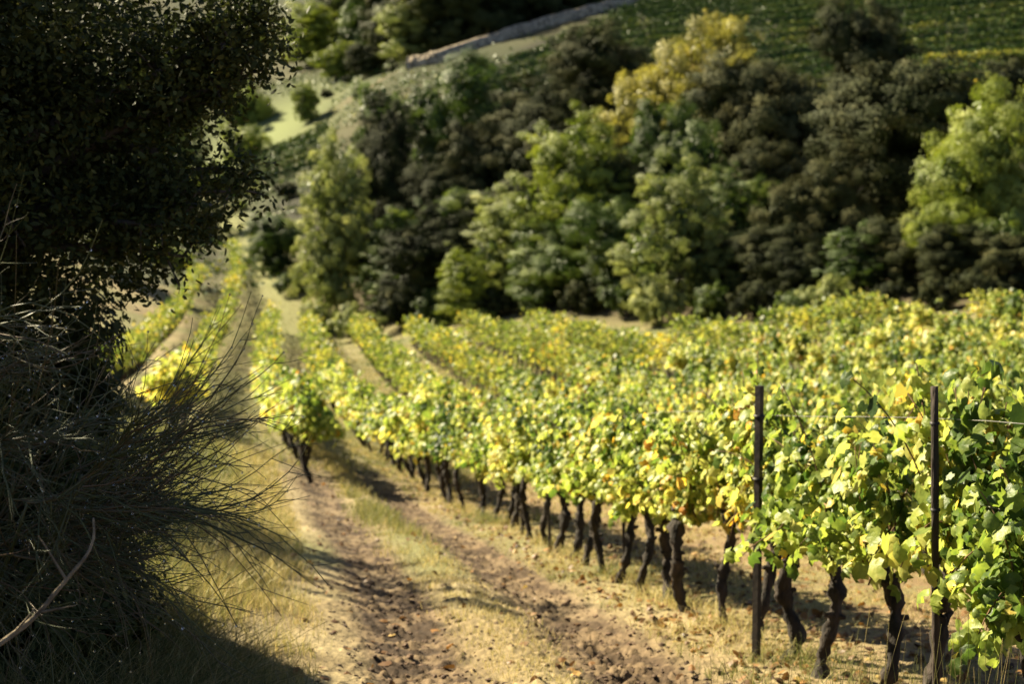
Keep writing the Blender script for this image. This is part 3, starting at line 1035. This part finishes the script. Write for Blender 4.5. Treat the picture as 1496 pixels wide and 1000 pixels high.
# bushes along the foot of the wood
for i, (u, vt, wp, d, m, lab) in enumerate([
        (520, 438, 75, 83, 'pale', "grey green bush at the end of the vine rows, below the pale upright tree"),
        (470, 430, 55, 88, 'pale', "small grey bush beside the path end, left of the grey green bush"),
        (590, 410, 70, 85, 'evergreen', "dark bush under the slender green tree"),
        (640, 405, 70, 83, 'green', "dark green bush left of the small lime tree"),
        (725, 415, 80, 80, 'evergreen', "brownish bush right of the small lime tree"),
        (785, 415, 80, 78, 'green', "dark bush above the yellow end of a vine row"),
        (850, 405, 80, 75, 'evergreen', "shaded bush under the tall yellowing tree"),
        (915, 410, 80, 72, 'green', "bush in deep shade left of the silvery tree"),
        (960, 395, 60, 68, 'pale', "pale bush at the foot of the silvery tree"),
        (1040, 405, 85, 66, 'green', "green bush right of the silvery tree at the vineyard edge"),
        (1110, 405, 85, 63, 'evergreen', "dark bush below the low dark evergreen"),
        (1170, 420, 70, 60, 'green', "yellowish bush with thin shoots at the vineyard edge"),
        (1215, 395, 70, 59, 'pale', "light bush in front of the dark evergreens on the right"),
        (1300, 400, 90, 57, 'evergreen', "dark bush left of the brown bank on the right"),
        (1370, 400, 90, 55, 'evergreen', "dark bush under the lower bright tree"),
        (1440, 385, 100, 53, 'evergreen', "dark bush below the big yellow green tree"),
        (690, 250, 80, 104, 'evergreen', "bush among the upper trees of the wood"),
        (1496, 300, 90, 57, 'green', "dark green bush cut by the right edge of the view"),
        (425, 395, 50, 97, 'green', "dark bush at the right side of the grassy path"),
        (415, 262, 80, 140, 'bush_e', "olive bush below the small terraced vine rows"),
        (370, 262, 60, 145, 'pale', "pale bush at the left foot of the terraced vine rows"),
        (330, 60, 60, 235, 'lime', "bush on the skyline beside the oak leaves"),
        (476, 128, 40, 200, 'evergreen', "dark bush right of the small cone shaped shrub by the meadow"),
        (506, 108, 38, 206, 'evergreen', "dark bush at the bend of the dirt lane"),
        (520, 142, 46, 184, 'green', "green bush below the dirt lane at the shoulder of the wood"),
        (576, 104, 40, 196, 'evergreen', "dark bush at the left end of the stone wall"),
        (655, 118, 44, 168, 'green', "green bush on the grass strip below the stone wall"),
        (470, 176, 44, 178, 'pale', "pale bush at the top corner of the small terraced plot")]):
    tree(u, vt, wp, d, 'bush', 'evergreen' if m == 'bush_e' else m, lab, name="shrub", cat="shrub", group="shrubs at the foot of the slopes")


# ------------------------------------------------------------------ hillside vine rows and stone wall
def vine_row(xa, xb, yf, label, group, tint=.45, h=1.6, dens=120, mat='hill_vine'):
    n = int((xb - xa) * dens)
    xs = r.uniform(xa, xb, n)
    gap = vnoise(xs * .35, xs * 0 + float(yf(np.array([xa]))[0]) * 3.1, 21)
    xs = xs[(gap > .17) | (r.random(n) < .25)]                 # weak or missing vines
    n = len(xs)
    ys = yf(xs) + r.uniform(-.32, .32, n)
    zs = ground_h(xs, ys) + h * r.random(n) ** .6 * (.93 + .14 * vnoise(xs * .8, ys * 0 + yf(xs), 8))
    mb = MB()
    hz = zs - ground_h(xs, ys)
    topf = sstep(.68 * h, .80 * h, hz)[:, None]
    nn = r.normal(size=(n, 3)) * .35 + topf * np.array((0, .1, 1.1)) + (1 - topf) * np.array((0, -1.1, .1))
    leaves(mb, QL_V, QL_F, np.stack([xs, ys, zs], 1), nn, r.uniform(.22, .40, n), np.clip(tint + r.normal(size=n) * .16 + .7 * (fbm(xs * .12, ys * .12, 12, 3) - .5), 0, 1), r=r)
    o = mb.obj("vine_row", M[mat], smooth=False)
    tag(o, label, "vine row", group)


for k in range(22):
    y0 = 121 + 5.2 * k
    xl = -4 + (y0 - 165) * .56 + r.uniform(-1, 1)
    if y0 < 160:
        xl = -8
    xr = 748 and .40 * y0
    lim = "%s vine row on the far hillside, counted up from the trees" % (["lowest", "second", "third", "fourth", "fifth", "sixth", "seventh", "eighth", "ninth", "tenth", "eleventh", "twelfth", "thirteenth", "fourteenth", "fifteenth", "sixteenth", "seventeenth", "eighteenth", "nineteenth", "twentieth", "twenty-first", "twenty-second", "twenty-third", "topmost"][k])
    vine_row(xl, xr, lambda x, y0=y0: y0 + .06 * (x - 20) + .8 * np.sin(x * .05), lim, "vine rows on the far hillside", tint=.42 if k > 4 else .55)
for k, (ua, ub, va, vb, d_) in enumerate([(1400, 1530, 88, 68, 112), (1350, 1530, 62, 48, 132)]):
    pa, pb = px(ua, va, d_ + 4), px(ub, vb, d_)
    vine_row(pa[0], pb[0], lambda x, pa=pa, pb=pb: pa[1] + (pb[1] - pa[1]) * (x - pa[0]) / (pb[0] - pa[0]), ["bright yellow vine row on the right of the hillside, just behind the olive brown tree", "sunlit vine row above the bright yellow one on the right"][k], "sunlit vine rows on the right", tint=.58, h=1.7, dens=90, mat="vine_far")
for k in range(7):
    y0 = 152 + 4.4 * k
    vine_row(-.185 * y0 + 1.5 * (k % 2), -.128 * y0, lambda x, y0=y0: y0 + .1 * (x + 27), "%s short vine row of the small terraced plot left of the wood" % (["lowest", "second", "third", "fourth", "fifth", "sixth", "topmost"][k]), "vine rows of the small plot", tint=.5, h=1.2, dens=90)

# scrub and rough grass over the far slopes
n = 90000
d = r.uniform(95, 330, n)
x = r.uniform(-.24, .36, n) * d
f = fbm(x * .12, d * .12, 33, 3)
hill_ = (x > -1 + (d - 165) * .56) & (d > 118)
meadow = np.exp(-(((x + 33) / 9) ** 2 + ((d - 192) / 24) ** 2)) > .4
lane_ = np.exp(-((x + 19 - (d - 189) * .3) / 4) ** 2 - ((d - 190) / 3) ** 2) > .3
keep = (~hill_) & (~meadow) & (~lane_) & (r.random(n) < sstep(.3, .6, f))
x, d, f = x[keep], d[keep], f[keep]
m = len(x)
mb = MB()
hs = r.random(m) ** 2.5 * 1.1 * sstep(.4, .7, f) + .08
leaves(mb, QL_V, QL_F, np.stack([x, d, ground_h(x, d) + hs * r.random(m)], 1), r.normal(size=(m, 3)) + np.array((0, -.2, .7)), r.uniform(.25, .6, m), np.clip(.35 + r.normal(size=m) * .2 + .6 * (fbm(x * .05, d * .05, 61, 2) - .4), 0, 1), r=r)
o = mb.obj("hillside_scrub", M['hill_vine'], smooth=False)
tag(o, "rough grass and low scrub covering the far slopes around the meadow", "scrub", kind="stuff")

wp = [px(596, 112, 183), px(640, 92, 182), px(740, 60, 193), px(840, 29, 204), px(930, 2, 215), px(1000, -20, 224)]
wp = np.array(wp)
tt = np.linspace(0, len(wp) - 1, 260)
wx, wy = np.interp(tt, range(len(wp)), wp[:, 0]), np.interp(tt, range(len(wp)), wp[:, 1])
wz = ground_h(wx, wy)
hh = 1.35 + .35 * (vnoise(tt * 2.2, tt * 0, 3) - .5) + .25 * (vnoise(tt * 9, tt * 0, 4) - .5)
nrm_w = unit(np.stack([np.gradient(wy), -np.gradient(wx)], 1))
prof = [(1.1, -.6), (1.0, .1), (.8, .5), (.55, .82), (.28, 1.0), (-.35, 1.0), (-.45, .3), (-.5, -.6)]
V = []
for (o_, f_) in prof:
    jit = .06 * (fbm(tt * 14, tt * 0 + f_ * 9, 6, 2) - .5)
    V.append(np.stack([wx + nrm_w[:, 0] * (o_ + jit), wy + nrm_w[:, 1] * (o_ + jit), wz + hh * f_], 1))
V = np.stack(V, 1)
n_, m_ = V.shape[:2]
ii = np.arange(n_ * m_).reshape(n_, m_)
q = np.stack([ii[:-1, :-1], ii[1:, :-1], ii[1:, 1:], ii[:-1, 1:]], -1).reshape(-1, 4)
M['stone'] = stone_mat()
o = MB().add(V.reshape(-1, 3), quads=q).obj("stone_wall", M['stone'], smooth=False)
tag(o, "long grey dry stone wall climbing the far hillside under dark trees", "wall")


# ------------------------------------------------------------------ the big oak at the left
def oak(loc, label, seed, nclump, nleaf, spread, zlo, zhi, lsize=.06, reach=()):
    r = np.random.default_rng(seed)
    o = empty("oak_tree", loc)
    tag(o, label, "tree", None)
    tb, lb = MB(), MB()
    base = np.zeros(3)
    fork = np.array((.1, -.1, 1.3))
    tube(tb, bez((0, 0, -.2), (.12, .05, .6), fork, 12), np.linspace(.24, .17, 12), 12, rough=.06, r=r)
    ends = []
    for k in range(13):
        a = k / 13 * 6.28 + r.normal() * .25
        R = spread * r.uniform(.55, 1.0)
        e = np.array((math.cos(a) * R, math.sin(a) * R, r.uniform(zlo + .5, zhi - .4)))
        mid = fork + (e - fork) * .45 + np.array((0, 0, r.uniform(.2, .7)))
        c = bez(fork - (0, 0, r.uniform(0, .4)), mid, e, 14)
        tube(tb, c, np.linspace(.085, .018, 14), 8, rough=.08, r=r)
        for _ in range(7):
            q = c[r.integers(4, 14)]
            e2 = q + unit(r.normal(size=3) + unit(q - fork) * .6) * r.uniform(.4, 1.1)
            c2 = bez(q, (q + e2) / 2 + (0, 0, .08), e2, 8)
            tube(tb, c2, np.linspace(.02, .006, 8), 5, rough=.08, r=r)
            ends.append(c2)
    for (tip, wgt) in reach:                                # long boughs that carry the outline
        e = np.asarray(tip) - np.asarray(loc)
        c = bez(fork + (0, 0, r.uniform(0, .4)), fork * .4 + e * .6 + (0, 0, .25), e, 14)
        tube(tb, c, np.linspace(.05, .008, 14), 7, rough=.08, r=r)
        for _ in range(wgt):
            q = c[r.integers(9, 14)]
            e2 = q + unit(r.normal(size=3) + unit(e) * .3) * r.uniform(.08, .24)
            c2 = bez(q, (q + e2) / 2 + (0, 0, .03), e2, 8)
            tube(tb, c2, np.linspace(.009, .0025, 8), 4, rough=.08, r=r)
            for qq in c2[2::1]:
                m = int(r.integers(9, 22))
                pos = qq + r.normal(size=(m, 3)) * .065
                leaves(lb, OL_V, OL_F, pos, r.normal(size=(m, 3)) * .8 + np.array((0, 0, .6)), lsize * r.uniform(.6, 1.2, m), np.clip(.5 + r.normal() * .14 + r.normal(size=m) * .16, .02, .98), r=r)
    allp = np.concatenate(ends)
    for _ in range(nclump):
        if r.random() < .62:
            q = allp[r.integers(len(allp))] + r.normal(size=3) * .16
        else:
            dv = unit(r.normal(size=3))
            q = np.array((0, 0, (zlo + zhi) / 2)) + dv * np.array((spread, spread, (zhi - zlo) / 2)) * r.random() ** .35
        if q[2] < zlo:
            q[2] = zlo + r.random() * .4
        cr = r.uniform(.10, .24)
        m = int(nleaf * r.uniform(.6, 1.3))
        dd = unit(r.normal(size=(m, 3)))
        pos = q + dd * cr * r.random((m, 1)) ** .5
        nn = dd * .6 + r.normal(size=(m, 3)) * .7 + np.array((0, 0, .5))
        leaves(lb, OL_V, OL_F, pos, nn, lsize * r.uniform(.6, 1.25, m), np.clip(.45 + r.normal() * .14 + r.normal(size=m) * .16, .02, .98), r=r)
    tb.obj("trunk", M['tree_bark'], o)
    lb.obj("crown", M['holm'], o, smooth=False)
    return o


ox, oy = -3.42, 7.35
oak((ox, oy, gh1(ox, oy)), "big dark oak filling the upper left, its leafy boughs hanging over the broom", 5, 5600, 42, 1.85, .75, 4.2, lsize=.046, reach=[(px(u_, v_, d_), w_) for (u_, v_, d_, w_) in ((370, 20, 7.2, 18), (372, 70, 7.3, 16), (350, 115, 7.1, 12), (335, 60, 7.0, 18), (300, 150, 7.2, 16), (325, 245, 7.3, 10), (335, 280, 7.2, 8), (310, 300, 7.0, 10), (280, 325, 7.1, 10), (268, 375, 7.2, 8), (235, 330, 6.9, 14))])
ox2, oy2 = -5.5, 6.6  # oak out of view, added to keep the broom in shadow
oak((ox2, oy2, gh1(ox2, oy2)), "second dark oak, unseen, added beyond the left edge to shade the broom", 6, 1500, 40, 2.4, .2, 4.7, lsize=.11)
oak((-8.6, 15.5, gh1(-8.6, 15.5)), "dark oak behind the big one, seen through its left boughs", 8, 2000, 40, 2.9, .2, 5.2, lsize=.085)


# ------------------------------------------------------------------ broom
def broom(loc, nodes, label, seed):
    r = np.random.default_rng(seed)
    o = empty("broom_shrub", loc)
    tag(o, label, "shrub")
    L = np.array(loc)
    wb, sb, db = MB(), MB(), MB()
    ico_v, ico_f = ico()
    for (pn, dirs, nst, ln, spread) in nodes:
        pn = np.asarray(pn) - L
        p0 = np.array((r.normal() * .12, r.normal() * .12, 0.0))
        c = bez(p0, (p0 * .3 + pn * .7) * np.array((1, 1, .55)) + (0, 0, .1), pn, 12)
        tube(wb, c, np.linspace(.012, .0045, 12), 6, rough=.08, r=r)
        dm = unit(np.asarray(dirs, float))
        tops = []
        for b in range(max(3, nst // 16)):
            bd = unit(dm + r.normal(size=3) * spread)
            s = c[r.integers(7, 12)]
            bl = ln * r.uniform(.35, .7)
            cc = bez(s, s + bd * bl * .5, s + bd * bl + (0, 0, .05), 8)
            tube(wb, cc, np.linspace(.005, .0025, 8), 5, tint=.2, r=r)
            tops.append((cc, bd))
        for s_ in range(nst):
            cc, bd = tops[r.integers(len(tops))]
            s = cc[r.integers(1, 8)]
            d = unit(bd + r.normal(size=3) * spread * .75)
            l_ = ln * r.uniform(.35, 1.0)
            lift = r.normal() * .14 + .02
            cv = np.cumsum(r.normal(size=(8, 3)) * .0045, axis=0) + bez(s, s + d * l_ * .6 + r.normal(size=3) * .03, s + d * l_ * .9 + np.array((0, 0, lift * l_ * 2.6)) + r.normal(size=3) * .04, 8)
            tt_ = np.clip(r.normal() * .2 + .62, 0, 1) if r.random() < .8 else r.uniform(0, .3)
            tube(sb, cv, np.linspace(.0026, .0009, 8) * r.uniform(.8, 1.3), 4, tint=tt_, r=r, cap=False)
            for _ in range(r.integers(1, 5)):           # forked twiglets
                q = cv[r.integers(2, 7)]
                d2 = unit(d + r.normal(size=3) * .35)
                e2 = q + d2 * l_ * r.uniform(.15, .4)
                tube(sb, bez(q, (q + e2) / 2 + r.normal(size=3) * .008, e2, 5), np.linspace(.0017, .0007, 5), 3, tint=tt_, r=r, cap=False)
            for _ in range(r.integers(0, 5)):           # hanging water drops
                q = cv[r.integers(2, 8)]
                rad_ = r.uniform(.0020, .0042)
                db.add(q + (0, 0, -rad_ * .8) + ico_v * rad_ * np.array((1, 1, 1.15)), tris=ico_f)
    wb.obj("branches", M['broom'], o)
    sb.obj("stems", M['broom'], o)
    w_ = db.obj("water_drops", M['drop'], o)
    tag(w_, None, None, None, "stuff")
    return o


def ico():
    t = (1 + 5 ** .5) / 2
    v = np.array([(-1, t, 0), (1, t, 0), (-1, -t, 0), (1, -t, 0), (0, -1, t), (0, 1, t), (0, -1, -t), (0, 1, -t), (t, 0, -1), (t, 0, 1), (-t, 0, -1), (-t, 0, 1)])
    f = [(0, 11, 5), (0, 5, 1), (0, 1, 7), (0, 7, 10), (0, 10, 11), (1, 5, 9), (5, 11, 4), (11, 10, 2), (10, 7, 6), (7, 1, 8), (3, 9, 4), (3, 4, 2), (3, 2, 6), (3, 6, 8), (3, 8, 9), (4, 9, 5), (2, 4, 11), (6, 2, 10), (8, 6, 7), (9, 8, 1)]
    v, f = unit(v), [list(x) for x in f]
    mid, out = {}, []
    v = [tuple(x) for x in v]

    def m(a, b):
        k = (min(a, b), max(a, b))
        if k not in mid:
            p = np.array(v[a]) + np.array(v[b])
            v.append(tuple(p / np.linalg.norm(p)))
            mid[k] = len(v) - 1
        return mid[k]
    for a, b, c in f:
        x, y, z = m(a, b), m(b, c), m(c, a)
        out += [(a, x, z), (b, y, x), (c, z, y), (x, y, z)]
    return np.array(v), np.array(out)


bx, by = -2.15, 4.7
bz = gh1(bx, by)
NODES = [  # tip of the woody branch, main direction of its spray, stems, length, spread
    (px(120, 695, 4.3), (1.0, -.1, .28), 100, .60, .34),
    (px(95, 655, 4.5), (.9, .2, .4), 70, .55, .32),
    (px(120, 700, 4.2), (1.0, -.2, .10), 65, .52, .26),
    (px(40, 610, 4.4), (.9, 0, .5), 60, .5, .36),
    (px(-60, 560, 4.2), (.85, -.1, .45), 50, .40, .28),
    (px(-90, 490, 4.0), (.85, 0, .38), 40, .38, .26),
    (px(-40, 640, 4.1), (.95, -.2, .2), 55, .52, .36),
    (px(20, 690, 4.4), (.8, -.2, .3), 55, .55, .50),
    (px(150, 665, 4.7), (.8, .4, .32), 55, .44, .30),
    (px(40, 735, 4.2), (.9, -.3, .06), 55, .45, .55),
    (px(-60, 700, 4.5), (.5, -.3, .5), 45, .6, .55),
    (px(-90, 440, 4.4), (.85, 0, .3), 30, .36, .24),
]
broom((bx, by, bz), NODES, "grey green broom shrub beaded with water drops at the left front", 21)

_r = np.random.default_rng(1201)
NB = []
for i in range(2):
    cm, lb_ = crown_mesh('foliage', _r, 'bush', 420, 60, .034, OL_V, OL_F)
    NB.append((cm, trunk_mesh(_r, lb_)))
for i, (sx_, sy_, w_, h_, lab) in enumerate([(-2.0, 6.0, 1.35, 1.2, "black green shrub right behind the broom at its right side"), (-2.7, 5.6, 1.7, 1.8, "dense dark shrub behind the left half of the broom"),
                                        (-3.05, 7.6, 1.9, 2.0, "dark shrub under the oak, behind the shrubs at the broom")]):
    o = empty("shrub", (sx_, sy_, gh1(sx_, sy_)), i * 1.3)
    o.scale = (w_, w_, h_)
    tag(o, lab, "shrub")
    for me, nm, mm in zip(NB[i % 2][::-1], ('trunk', 'foliage'), ('tree_bark', 'holm')):
        c = bpy.data.objects.new(nm, me)
        C.objects.link(c)
        c.parent = o
        c.material_slots[0].link = 'OBJECT'
        c.material_slots[0].material = M[mm]

# bare dead branch low at the left
pts = np.array([px(-40, 965, 3.75), px(0, 942, 3.8), px(50, 905, 3.85), px(95, 850, 3.9), px(128, 812, 3.95), px(138, 785, 4.0), px(136, 755, 4.05)])
t_ = np.linspace(0, 6, 40)
pp = np.stack([np.interp(t_, range(7), pts[:, i]) for i in range(3)], 1)
k_ = np.ones(5) / 5
pp = np.stack([np.convolve(np.pad(pp[:, i], 2, mode='edge'), k_, 'valid') for i in range(3)], 1)
mb = MB()
tube(mb, pp, np.linspace(.009, .003, 40), 8, rough=.08)
for (a, b) in ((6, (-.10, -.02, .10)), (14, (.10, 0, .02)), (20, (-.08, .02, .12)), (9, (.06, 0, .07))):
    tube(mb, np.linspace(pp[a], pp[a] + np.array(b), 5), np.linspace(.005, .0015, 5), 5, rough=.1)
o = mb.obj("dead_branch", M['dead_wood'])
tag(o, "bare pale dead branch curving up from the lower left corner", "branch")


# ------------------------------------------------------------------ grass
def blades(mb, x, y, length, width, tint, r, lean=.35, z=None):
    n = len(x)
    z = ground_h(x, y) - .01 if z is None else z
    a = r.uniform(0, 6.28, n)
    side = np.stack([np.cos(a), np.sin(a), 0 * a], 1) * width[:, None]
    ld = r.normal(size=(n, 2)) * lean
    up1 = np.stack([ld[:, 0] * .35 * length, ld[:, 1] * .35 * length, length * .55], 1)
    up2 = np.stack([ld[:, 0] * 1.1 * length, ld[:, 1] * 1.1 * length, length * (1 - .25 * np.minimum(1, (ld ** 2).sum(1)))], 1)
    p = np.stack([x, y, z], 1)
    v = np.stack([p - side, p + side, p + up1 + side * .7, p + up1 - side * .7, p + up2], 1)
    b = (np.arange(n) * 5)[:, None]
    mb.add(v.reshape(-1, 3), tris=b + np.array([[3, 2, 4]]), quads=b + np.array([[0, 1, 2, 3]]), tint=np.repeat(tint, 5))


def grass_field(name, n, region, dens, length, tint, label, seed, width=.0022, lean=.4, clump=True):
    r = np.random.default_rng(seed)
    got = []
    tot = 0
    while tot < n:
        d = np.exp(r.uniform(math.log(region[0]), math.log(region[1]), 40000))
        rr = r.uniform(region[2], region[3], 40000)
        x = X0(d) + rr
        u = 748 + F * x / d
        ok = (u > -120) & (u < 1620)
        f = dens(x, d, rr)
        if clump:
            f = f * (.15 + 1.7 * sstep(.42, .62, fbm(x * 2.6, d * 2.6, seed, 3)))
        ok &= r.random(40000) < f
        got.append(np.stack([x[ok], d[ok], rr[ok]], 1))
        tot += ok.sum()
        if len(got) > 60:
            break
    g_ = np.concatenate(got)[:n]
    x, d, rr = g_.T
    m = len(x)
    ls = length(x, d, rr) * r.uniform(.45, 1.25, m)
    wd = width * r.uniform(.7, 1.4, m) * np.clip(d / 9, .6, 4)
    mb = MB()
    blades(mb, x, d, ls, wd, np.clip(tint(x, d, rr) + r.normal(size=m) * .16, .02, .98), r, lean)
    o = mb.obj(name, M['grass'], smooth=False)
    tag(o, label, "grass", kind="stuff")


verge = lambda x, d, r_: sstep(-2.75, -3.1, r_)
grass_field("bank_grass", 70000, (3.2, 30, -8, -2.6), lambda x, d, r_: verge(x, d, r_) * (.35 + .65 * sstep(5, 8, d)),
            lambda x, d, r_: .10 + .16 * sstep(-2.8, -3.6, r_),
            lambda x, d, r_: .62 - .32 * sstep(-3.2, -4.3, r_) - .12 * (1 - sstep(6, 9, d)) + .25 * (fbm(x * .8, d * .8, 4, 2) - .5),  # tint lowered up the bank and close by, painting the oak shade
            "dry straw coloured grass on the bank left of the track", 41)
grass_field("strip_grass", 9000, (7, 40, -2.1, -1.15), lambda x, d, r_: np.exp(-((r_ + 1.62) / .26) ** 2),
            lambda x, d, r_: .05 + .10 * sstep(.4, .65, fbm(x * .5, d * .5, 19, 2)) + .05 * sstep(12, 20, d),
            lambda x, d, r_: .68 - .35 * sstep(13, 20, d) * (1 - sstep(22, 26, d)),
            "strip of short dry and green grass between the two wheel ruts", 42)
grass_field("row_grass", 100000, (5, 70, -.6, 9), lambda x, d, r_: .32 + .68 * np.exp(-((r_ + .18) / .34) ** 2) + .35 * (d > 30),
            lambda x, d, r_: .05 + .07 * fbm(x, d, 23, 2) + .10 * np.exp(-(r_ / .14) ** 2) * (d < 25),
            lambda x, d, r_: .62 - .3 * sstep(.5, .62, fbm(x * .4, d * .4, 70, 3)) + .1 * (fbm(x * 2, d * 2, 9, 2) - .5),
            "short dry grass under the vines and between their rows", 43, lean=.7)
grass_field("path_grass", 34000, (28, 125, -7, 24), lambda x, d, r_: .5 + 0 * x, lambda x, d, r_: .14 + 0 * x,
            lambda x, d, r_: .38 + .3 * (fbm(x * .3, d * .3, 8, 2) - .5), "pale green grass of the path and field edge in the valley", 44, width=.004)

# tall thin stems close to the camera at the lower right, and twiggy stems in the lower left
r = np.random.default_rng(51)
mb = MB()
for i in range(120):
    u, d = r.uniform(1190, 1520), r.uniform(3.6, 4.9)
    if i > 95:
        u = r.uniform(1000, 1200)
    x = (u - 748) / F * d
    z = gh1(x, d)
    vt = r.uniform(850, 1010) if i < 40 else r.uniform(930, 1080)
    top = px(u + r.normal() * 45, vt, d)
    p0 = np.array((x, d, z - .02))
    tube(mb, bez(p0, (p0 + top) / 2 + np.array((r.normal() * .03, 0, .05)), top, 9), np.linspace(.0019, .0006, 9), 4, tint=np.clip(r.normal() * .2 + .42, .05, .95), r=r, cap=False)
o = mb.obj("tall_grass", M['grass'])
tag(o, "thin tall grass stems close by at the lower right corner", "grass", kind="stuff")
mb = MB()
for i in range(6500):
    u, d = r.uniform(-60, 330) + 40 * r.normal(), r.uniform(4.4, 7.2)
    x = (u - 748) / F * d
    z = gh1(x, d)
    h = r.uniform(.10, .48) * (1.0 if u < 300 else .6)
    p0 = np.array((x, d, z - .02))
    top = p0 + np.array((r.normal() * .22, r.normal() * .16, h * .8))
    tube(mb, np.cumsum(r.normal(size=(7, 3)) * .012, axis=0) + bez(p0, (p0 + top) / 2 + np.array((r.normal() * .06, 0, .05)), top, 7), np.linspace(.0016, .0006, 7), 3, tint=np.clip(r.normal() * .2 + .42, .05, .9), r=r, cap=False)
o = mb.obj("wild_stems", M['grass'])
tag(o, "tangle of thin dull stems and weeds under the broom", "weeds", kind="stuff")

# clods of earth on the track, fallen leaves under the vines
mb = MB()
iv, if_ = ico()
r = np.random.default_rng(61)
n = 5000
d = np.exp(r.uniform(math.log(6), math.log(32), n))
rr = np.where(r.random(n) < .5, RUT_L, RUT_R) + r.normal(size=n) * .32
xx = X0(d) + rr
zz = ground_h(xx, d)
sz = np.exp(r.normal(size=n) * .55 + math.log(.0075))
for i in range(n):
    s = min(sz[i], .022)
    v = iv * (1 + .22 * r.normal(size=(len(iv), 1))) * s * np.array((1.2, 1, .7))
    a = r.uniform(0, 6.28)
    v = np.stack([v[:, 0] * math.cos(a) - v[:, 1] * math.sin(a), v[:, 0] * math.sin(a) + v[:, 1] * math.cos(a), v[:, 2]], 1)
    mb.add(v + (xx[i], d[i], zz[i] + s * .2), tris=if_)
o = mb.obj("soil_clods", M['clod'], smooth=False)
tag(o, "crumbled clods of brown earth scattered in the wheel ruts", "soil", kind="stuff")
mb = MB()
n = 4200
d = np.exp(r.uniform(math.log(5), math.log(38), n))
rr = np.abs(r.normal(size=n)) * 1.6 - .5
rr[:500] = r.uniform(-3, .5, 500)
xx = X0(d) + rr
pos = np.stack([xx, d, ground_h(xx, d) + .012], 1)
leaves(mb, ML_V, ML_F, pos, np.array((0, 0, 1.0)) + r.normal(size=(n, 3)) * .45, r.uniform(.04, .09, n), np.clip(r.normal(size=n) * .25 + .45, 0, 1), r=r)
o = mb.obj("fallen_leaves", M['litter'], smooth=False)
tag(o, "fallen brown and orange vine leaves lying on the ground", "leaves", kind="stuff")
